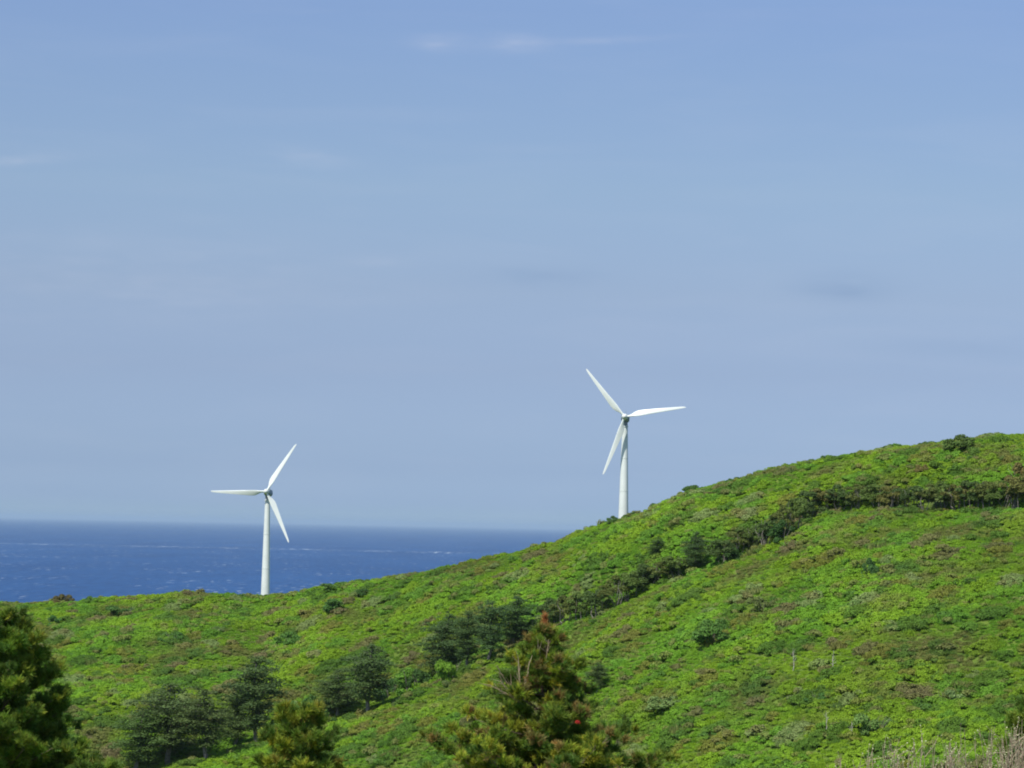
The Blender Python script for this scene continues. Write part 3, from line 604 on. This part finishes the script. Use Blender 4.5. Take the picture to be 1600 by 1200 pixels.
# ------------------------------------------------------------------ foreground conifers (75-90 m away)
def tuft(P, D_, ln, n, rng, w=.0065, cone=.5):
    """needles fanning from a shoot"""
    D_ = unit(D_); k_ = len(P); P = np.repeat(P, n, 0); Dn = unit(np.repeat(D_, n, 0) + rng.normal(size=(k_ * n, 3)) * cone)
    L_ = np.repeat(ln, n)[:, None] * rng.uniform(.6, 1.1, (k_ * n, 1)); P = P + np.repeat(D_, n, 0) * rng.uniform(-.5, .6, (k_ * n, 1)) * L_
    side = unit(np.cross(Dn, rng.normal(size=(k_ * n, 3)))) * w
    V_ = np.stack([P - side, P + side, P + Dn * L_ + side * .4, P + Dn * L_ - side * .4], 1).reshape(-1, 3)
    return V_, np.arange(4 * k_ * n).reshape(-1, 4)
def fore_pine(px, py_top, D, H, W, seed, label, cols, name='conifer', dead=None, toprust=0, a_r=.6, p_r=1.0, dens=1.0):
    rng = np.random.default_rng(seed); d = pdir(px, py_top); h = math.hypot(d[0], d[1]); X, Y = d[0] / h * D, d[1] / h * D; ztop = d[2] / h * D + CAMZ
    gz = float(ground(X, Y)) + CAMZ; H = ztop - gz
    root = empty(name, (X, Y, gz)); tag(root, label, 'conifer', 'foreground conifers')
    A = Acc(); pts_ = [(rng.normal(0, .02) * H * .5, rng.normal(0, .02) * H * .5, H * s) for s in (0, .2, .4, .6, .8, .97)]; pts_[0] = (0, 0, -.3); A.tube(pts_, [H * .018 * (1 - .85 * s) for s in (0, .2, .4, .6, .8, .97)], 8)
    A.build('trunk', M_pinebark, root)
    TP, TD, TC = [], [], []; B = Acc()
    z = H * .12; cols = [np.array(c_) for c_ in cols]
    while z < H * .96:
        s = z / H; reach = min(W / 2, a_r * (H - z) ** p_r) * (.86 + .2 * math.sin(z * 9)) + .03
        nb = int(5 + 5 * (1 - s)); a0 = rng.uniform(0, 6.28)
        for b in range(nb):
            a = a0 + 6.28 * b / nb + rng.normal(0, .3); rr = reach * rng.uniform(.74, 1.08); up_ = rng.uniform(.25, .6)
            dirb = np.array([math.cos(a), math.sin(a), 0]); o0 = np.array([0, 0, z]); seg = 5; bp_ = [o0 + dirb * rr * q + np.array([0, 0, 1]) * rr * up_ * (q ** 1.6) * .8 for q in np.linspace(0, 1, seg + 1)]
            B.tube(bp_, [.028 * rr / 2 + .008] * 2 + [.02 * rr / 2 + .006, .014, .010, .005], 4)
            tone = rng.choice(len(cols), p=[.40, .28, .22, .10][:len(cols)]) if len(cols) == 4 else rng.integers(len(cols))
            nt_ = max(3, int(rr * 5.0 * dens))
            for q in range(nt_):
                f_ = (rng.uniform(.12, 1.0) ** .8) if q else 1.0; idx = min(int(f_ * seg), seg - 1); bpnt = bp_[idx] + (bp_[idx + 1] - bp_[idx]) * (f_ * seg - idx)
                lat = unit(np.array([-dirb[1], dirb[0], 0]) * rng.choice([-1, 1]) * rng.uniform(.1, 1.1) + dirb * .8 + np.array([0, 0, rng.uniform(.3, 1.1)]))
                ll = rr * .26 * (1.15 - f_ * .6) * rng.uniform(.4, 1.0) + .06
                tip = bpnt + lat * ll; B.tube([bpnt, tip], [.007, .004], 3); ct_ = cols[tone] if rng.random() < .6 else cols[rng.integers(len(cols))]
                if toprust and H - z < .24 and rng.random() < toprust: ct_ = np.array([.22, .12, .03])
                cs_ = rng.uniform(.75, 1.3); rb = rng.uniform(.06, .13) * min(1, .4 + reach * .6)
                for j in range(8):
                    o_ = unit(rng.normal(size=3) + lat * .7 + [0, 0, .5]); TP.append(tip + o_ * rb * [1, 1, .7]); TD.append(o_ * .8 + lat * .3 + [0, 0, .45])
                    TC.append(ct_ * cs_ * rng.uniform(.85, 1.2) * np.array([1.15, 1.0, 1.0]) ** rng.normal(0, 1))
        z += H * rng.uniform(.028, .05) * (1.1 if s < .7 else .7)
    for q in range(14): TP.append(np.array([.04, 0, H - rng.uniform(0, .30)]) + rng.normal(0, .02, 3)); TD.append(np.array([0, 0, 1.0]) + rng.normal(0, .3, 3)); TC.append(np.array([.36, .15, .05]) if toprust else cols[0])
    TP = np.array(TP); TD = np.array(TD); TC = np.array(TC); nn = 36
    V_, F_ = tuft(TP, TD, rng.uniform(.09, .17, len(TP)), nn, rng)
    c_ = np.repeat(np.clip(TC, .004, 1), nn * 4, 0) * rng.uniform(.8, 1.2, (len(V_) // 4, 1)).repeat(4, 0)
    mesh_np('needles', V_, F_, M_needle, root, col=c_); B.build('branches', M_pinebark, root)
    if dead:
        for (bx, by, bz), tips in dead:
            A = Acc(); base_ = np.array([bx, by, H + bz]); 
            for (tx, ty, tz) in tips:
                tip = np.array([tx, ty, H + tz]); mid = (base_ + tip) / 2 + rng.normal(0, .05, 3); A.tube([base_, mid, tip], [.024, .017, .007], 5)
                for q in range(9):
                    f_ = rng.uniform(.25, 1); pp = base_ + (tip - base_) * f_; e_ = pp + unit(tip - base_ + rng.normal(0, .35, 3) * np.linalg.norm(tip - base_)) * rng.uniform(.12, .34); A.tube([pp, e_], [.009, .004], 3)
            A.build('dead_branch', M_dead, root)
    print(name, 'H', round(H, 2), 'tufts', len(TP)); return root, H
YG = (.250, .295, .028); DG_ = (.085, .150, .022); RU = (.220, .170, .048); OL = (.145, .215, .026)
pxm = 80 / FPX
c_root, cH = fore_pine(850, 966, 80, 6, 5.6, 61, 'broad rust-tinged conifer in the bottom centre with bare pale branches in its crown', [OL, DG_, YG, RU], dead=[
    ((-.55, -.5, -1.95), [(-.62, -.9, -.95), (-1.15, -1.0, -1.15), (-.35, -.9, -1.1)]), ((-.5, -.6, -2.1), [(-1.3, -1.0, -1.62), (-1.05, -1.0, -1.5)]), ((0, -.1, -1.3), [(.12, -.5, -.5), (-.15, -.6, -.55)]), ((-.9, -.8, -3.1), [(-1.3, -1.3, -3.0)])], toprust=.6, a_r=.50, p_r=1.15, dens=2.1)
fore_pine(-16, 957, 78, 6, 5.6, 62, 'dense dark green conifer cut by the left edge, rusty shoot on top', [DG_, OL, (.13, .22, .022), (.19, .26, .028)], toprust=.5, a_r=1.28, p_r=.5, dens=2.6)
fore_pine(468, 1104, 74, 5, 2.6, 63, 'small yellow-green conifer at the bottom left, only its tip showing', [YG, OL, DG_, (.23, .23, .035)], a_r=.66, p_r=.42, dens=1.5)
fore_pine(1612, 1096, 66, 5, 0.9, 64, 'dark twiggy conifer tip at the right edge near the bottom', [DG_, OL], a_r=.4, p_r=.6, dens=1.4)
# red blossom on the central conifer's right side
def red():
    rng = np.random.default_rng(3); d = pdir(903, 1128); h = math.hypot(d[0], d[1]); Dd = 78.4; P = Vector((d[0] / h * Dd, d[1] / h * Dd, d[2] / h * Dd + CAMZ)); A = Acc()
    for i in range(16):
        n_ = unit(rng.normal(size=3)); t_ = unit(np.cross(n_, rng.normal(size=3))); b_ = np.cross(n_, t_); c_ = n_ * [.045, .03, .022]
        for sgn in (-1, 1): pass
        ring = [c_ + t_ * .045 * math.cos(a) + b_ * .03 * math.sin(a) + n_ * .012 * math.cos(2 * a) for a in np.linspace(0, 6.28, 9)[:-1]]
        o_ = len(A.V); A.V += [tuple(v) for v in ring]; A.F.append([o_ + q for q in range(8)])
    o = A.build('red_blossom', M_red, None, False); o.location = P; tag(o, 'small bright red blossom on the right side of the central conifer', 'blossom')
red()
# bare budding shrubs at the bottom right
def twig_shrub(px, py_top, D, seed, label, n=26, spread=.5):
    rng = np.random.default_rng(seed); d = pdir(px, py_top); h = math.hypot(d[0], d[1]); X, Y = d[0] / h * D, d[1] / h * D; gz = float(ground(X, Y)) + CAMZ; H = d[2] / h * D + CAMZ - gz
    root = empty('budding_shrub', (X, Y, gz)); tag(root, label, 'shrub', 'bare budding shrubs in the foreground'); A = Acc(); BP = []
    for i in range(n):
        a = rng.uniform(0, 6.28); r1 = spread * math.sqrt(rng.random()); hh = H * rng.uniform(.72, 1.0) if i else H
        b0 = np.array([.12 * math.cos(a), .12 * math.sin(a), -.1]); b1 = np.array([r1 * math.cos(a), r1 * math.sin(a), hh]); pts_ = [b0 + (b1 - b0) * s + rng.normal(0, .03, 3) * (0 < s) for s in np.linspace(0, 1, 7)]
        A.tube(pts_, [.012, .010, .009, .0075, .006, .0045, .003], 4)
        for q in range(10):
            s = rng.uniform(.35, .98) * 6; k_ = min(int(s), 5); p0 = pts_[k_] + (pts_[k_ + 1] - pts_[k_]) * (s - k_); dv = unit(b1 - b0 + rng.normal(0, .45, 3) * np.linalg.norm(b1 - b0)); l_ = rng.uniform(.12, .4); p1 = p0 + dv * l_
            A.tube([p0, (p0 + p1) / 2 + rng.normal(0, .012, 3), p1], [.005, .004, .002], 3)
            for f_ in (.4, .7, 1.0): BP.append(p0 + (p1 - p0) * f_ + rng.normal(0, .008, 3))
    A.build('stems', M_twig, root); BP = np.array(BP); m_ = len(BP)
    V_, F_ = leaf_quads(np.repeat(BP, 3, 0) + rng.normal(0, .006, (m_ * 3, 3)), rng.normal(size=(m_ * 3, 3)), rng.uniform(.008, .017, m_ * 3), rng, .55)
    mesh_np('buds', V_, F_, M_bud, root)
TW = [(1338, 1182, 50, 'short bare twiggy shrub at the left end of the bottom right thicket', 18, .35), (1400, 1160, 52, 'bare budding shrub in the bottom right thicket, leaning stem on its left', 26, .45), (1455, 1152, 48, 'pinkish grey twiggy shrub in the middle of the bottom right thicket', 34, .45),
      (1510, 1158, 51, 'bare shrub with pale buds right of the middle of the bottom right thicket', 30, .45), (1555, 1136, 49, 'tall bare shrub with pale buds near the bottom right corner', 34, .45), (1598, 1128, 50, 'tallest bare twiggy shrub in the bottom right corner', 36, .45)]
for i, (x, y, D_, lab, n_, spd) in enumerate(TW): twig_shrub(x, y, D_, 70 + i, lab, n_, spd)

# ------------------------------------------------------------------ sea haze
m, t = newmat('haze_air'); v = N(t, 'ShaderNodeVolumePrincipled'); v.inputs['Density'].default_value = 1.6e-5; v.inputs['Color'].default_value = (.48, .615, .70, 1); v.inputs['Anisotropy'].default_value = .0
o = t.nodes.new('ShaderNodeOutputMaterial'); t.links.new(v.outputs[0], o.inputs['Volume'])
S = 250000; z0, z1 = -170, CAMZ + 75
V = [(x, y, z) for z in (z0, z1) for x, y in ((-S, -S), (S, -S), (S, S), (-S, S))]
F = [(0, 3, 2, 1), (4, 5, 6, 7), (0, 1, 5, 4), (1, 2, 6, 5), (2, 3, 7, 6), (3, 0, 4, 7)]
hz = mesh_np('haze', V, F, m); tag(hz, 'thin bluish sea haze softening the horizon', 'haze', kind='stuff')
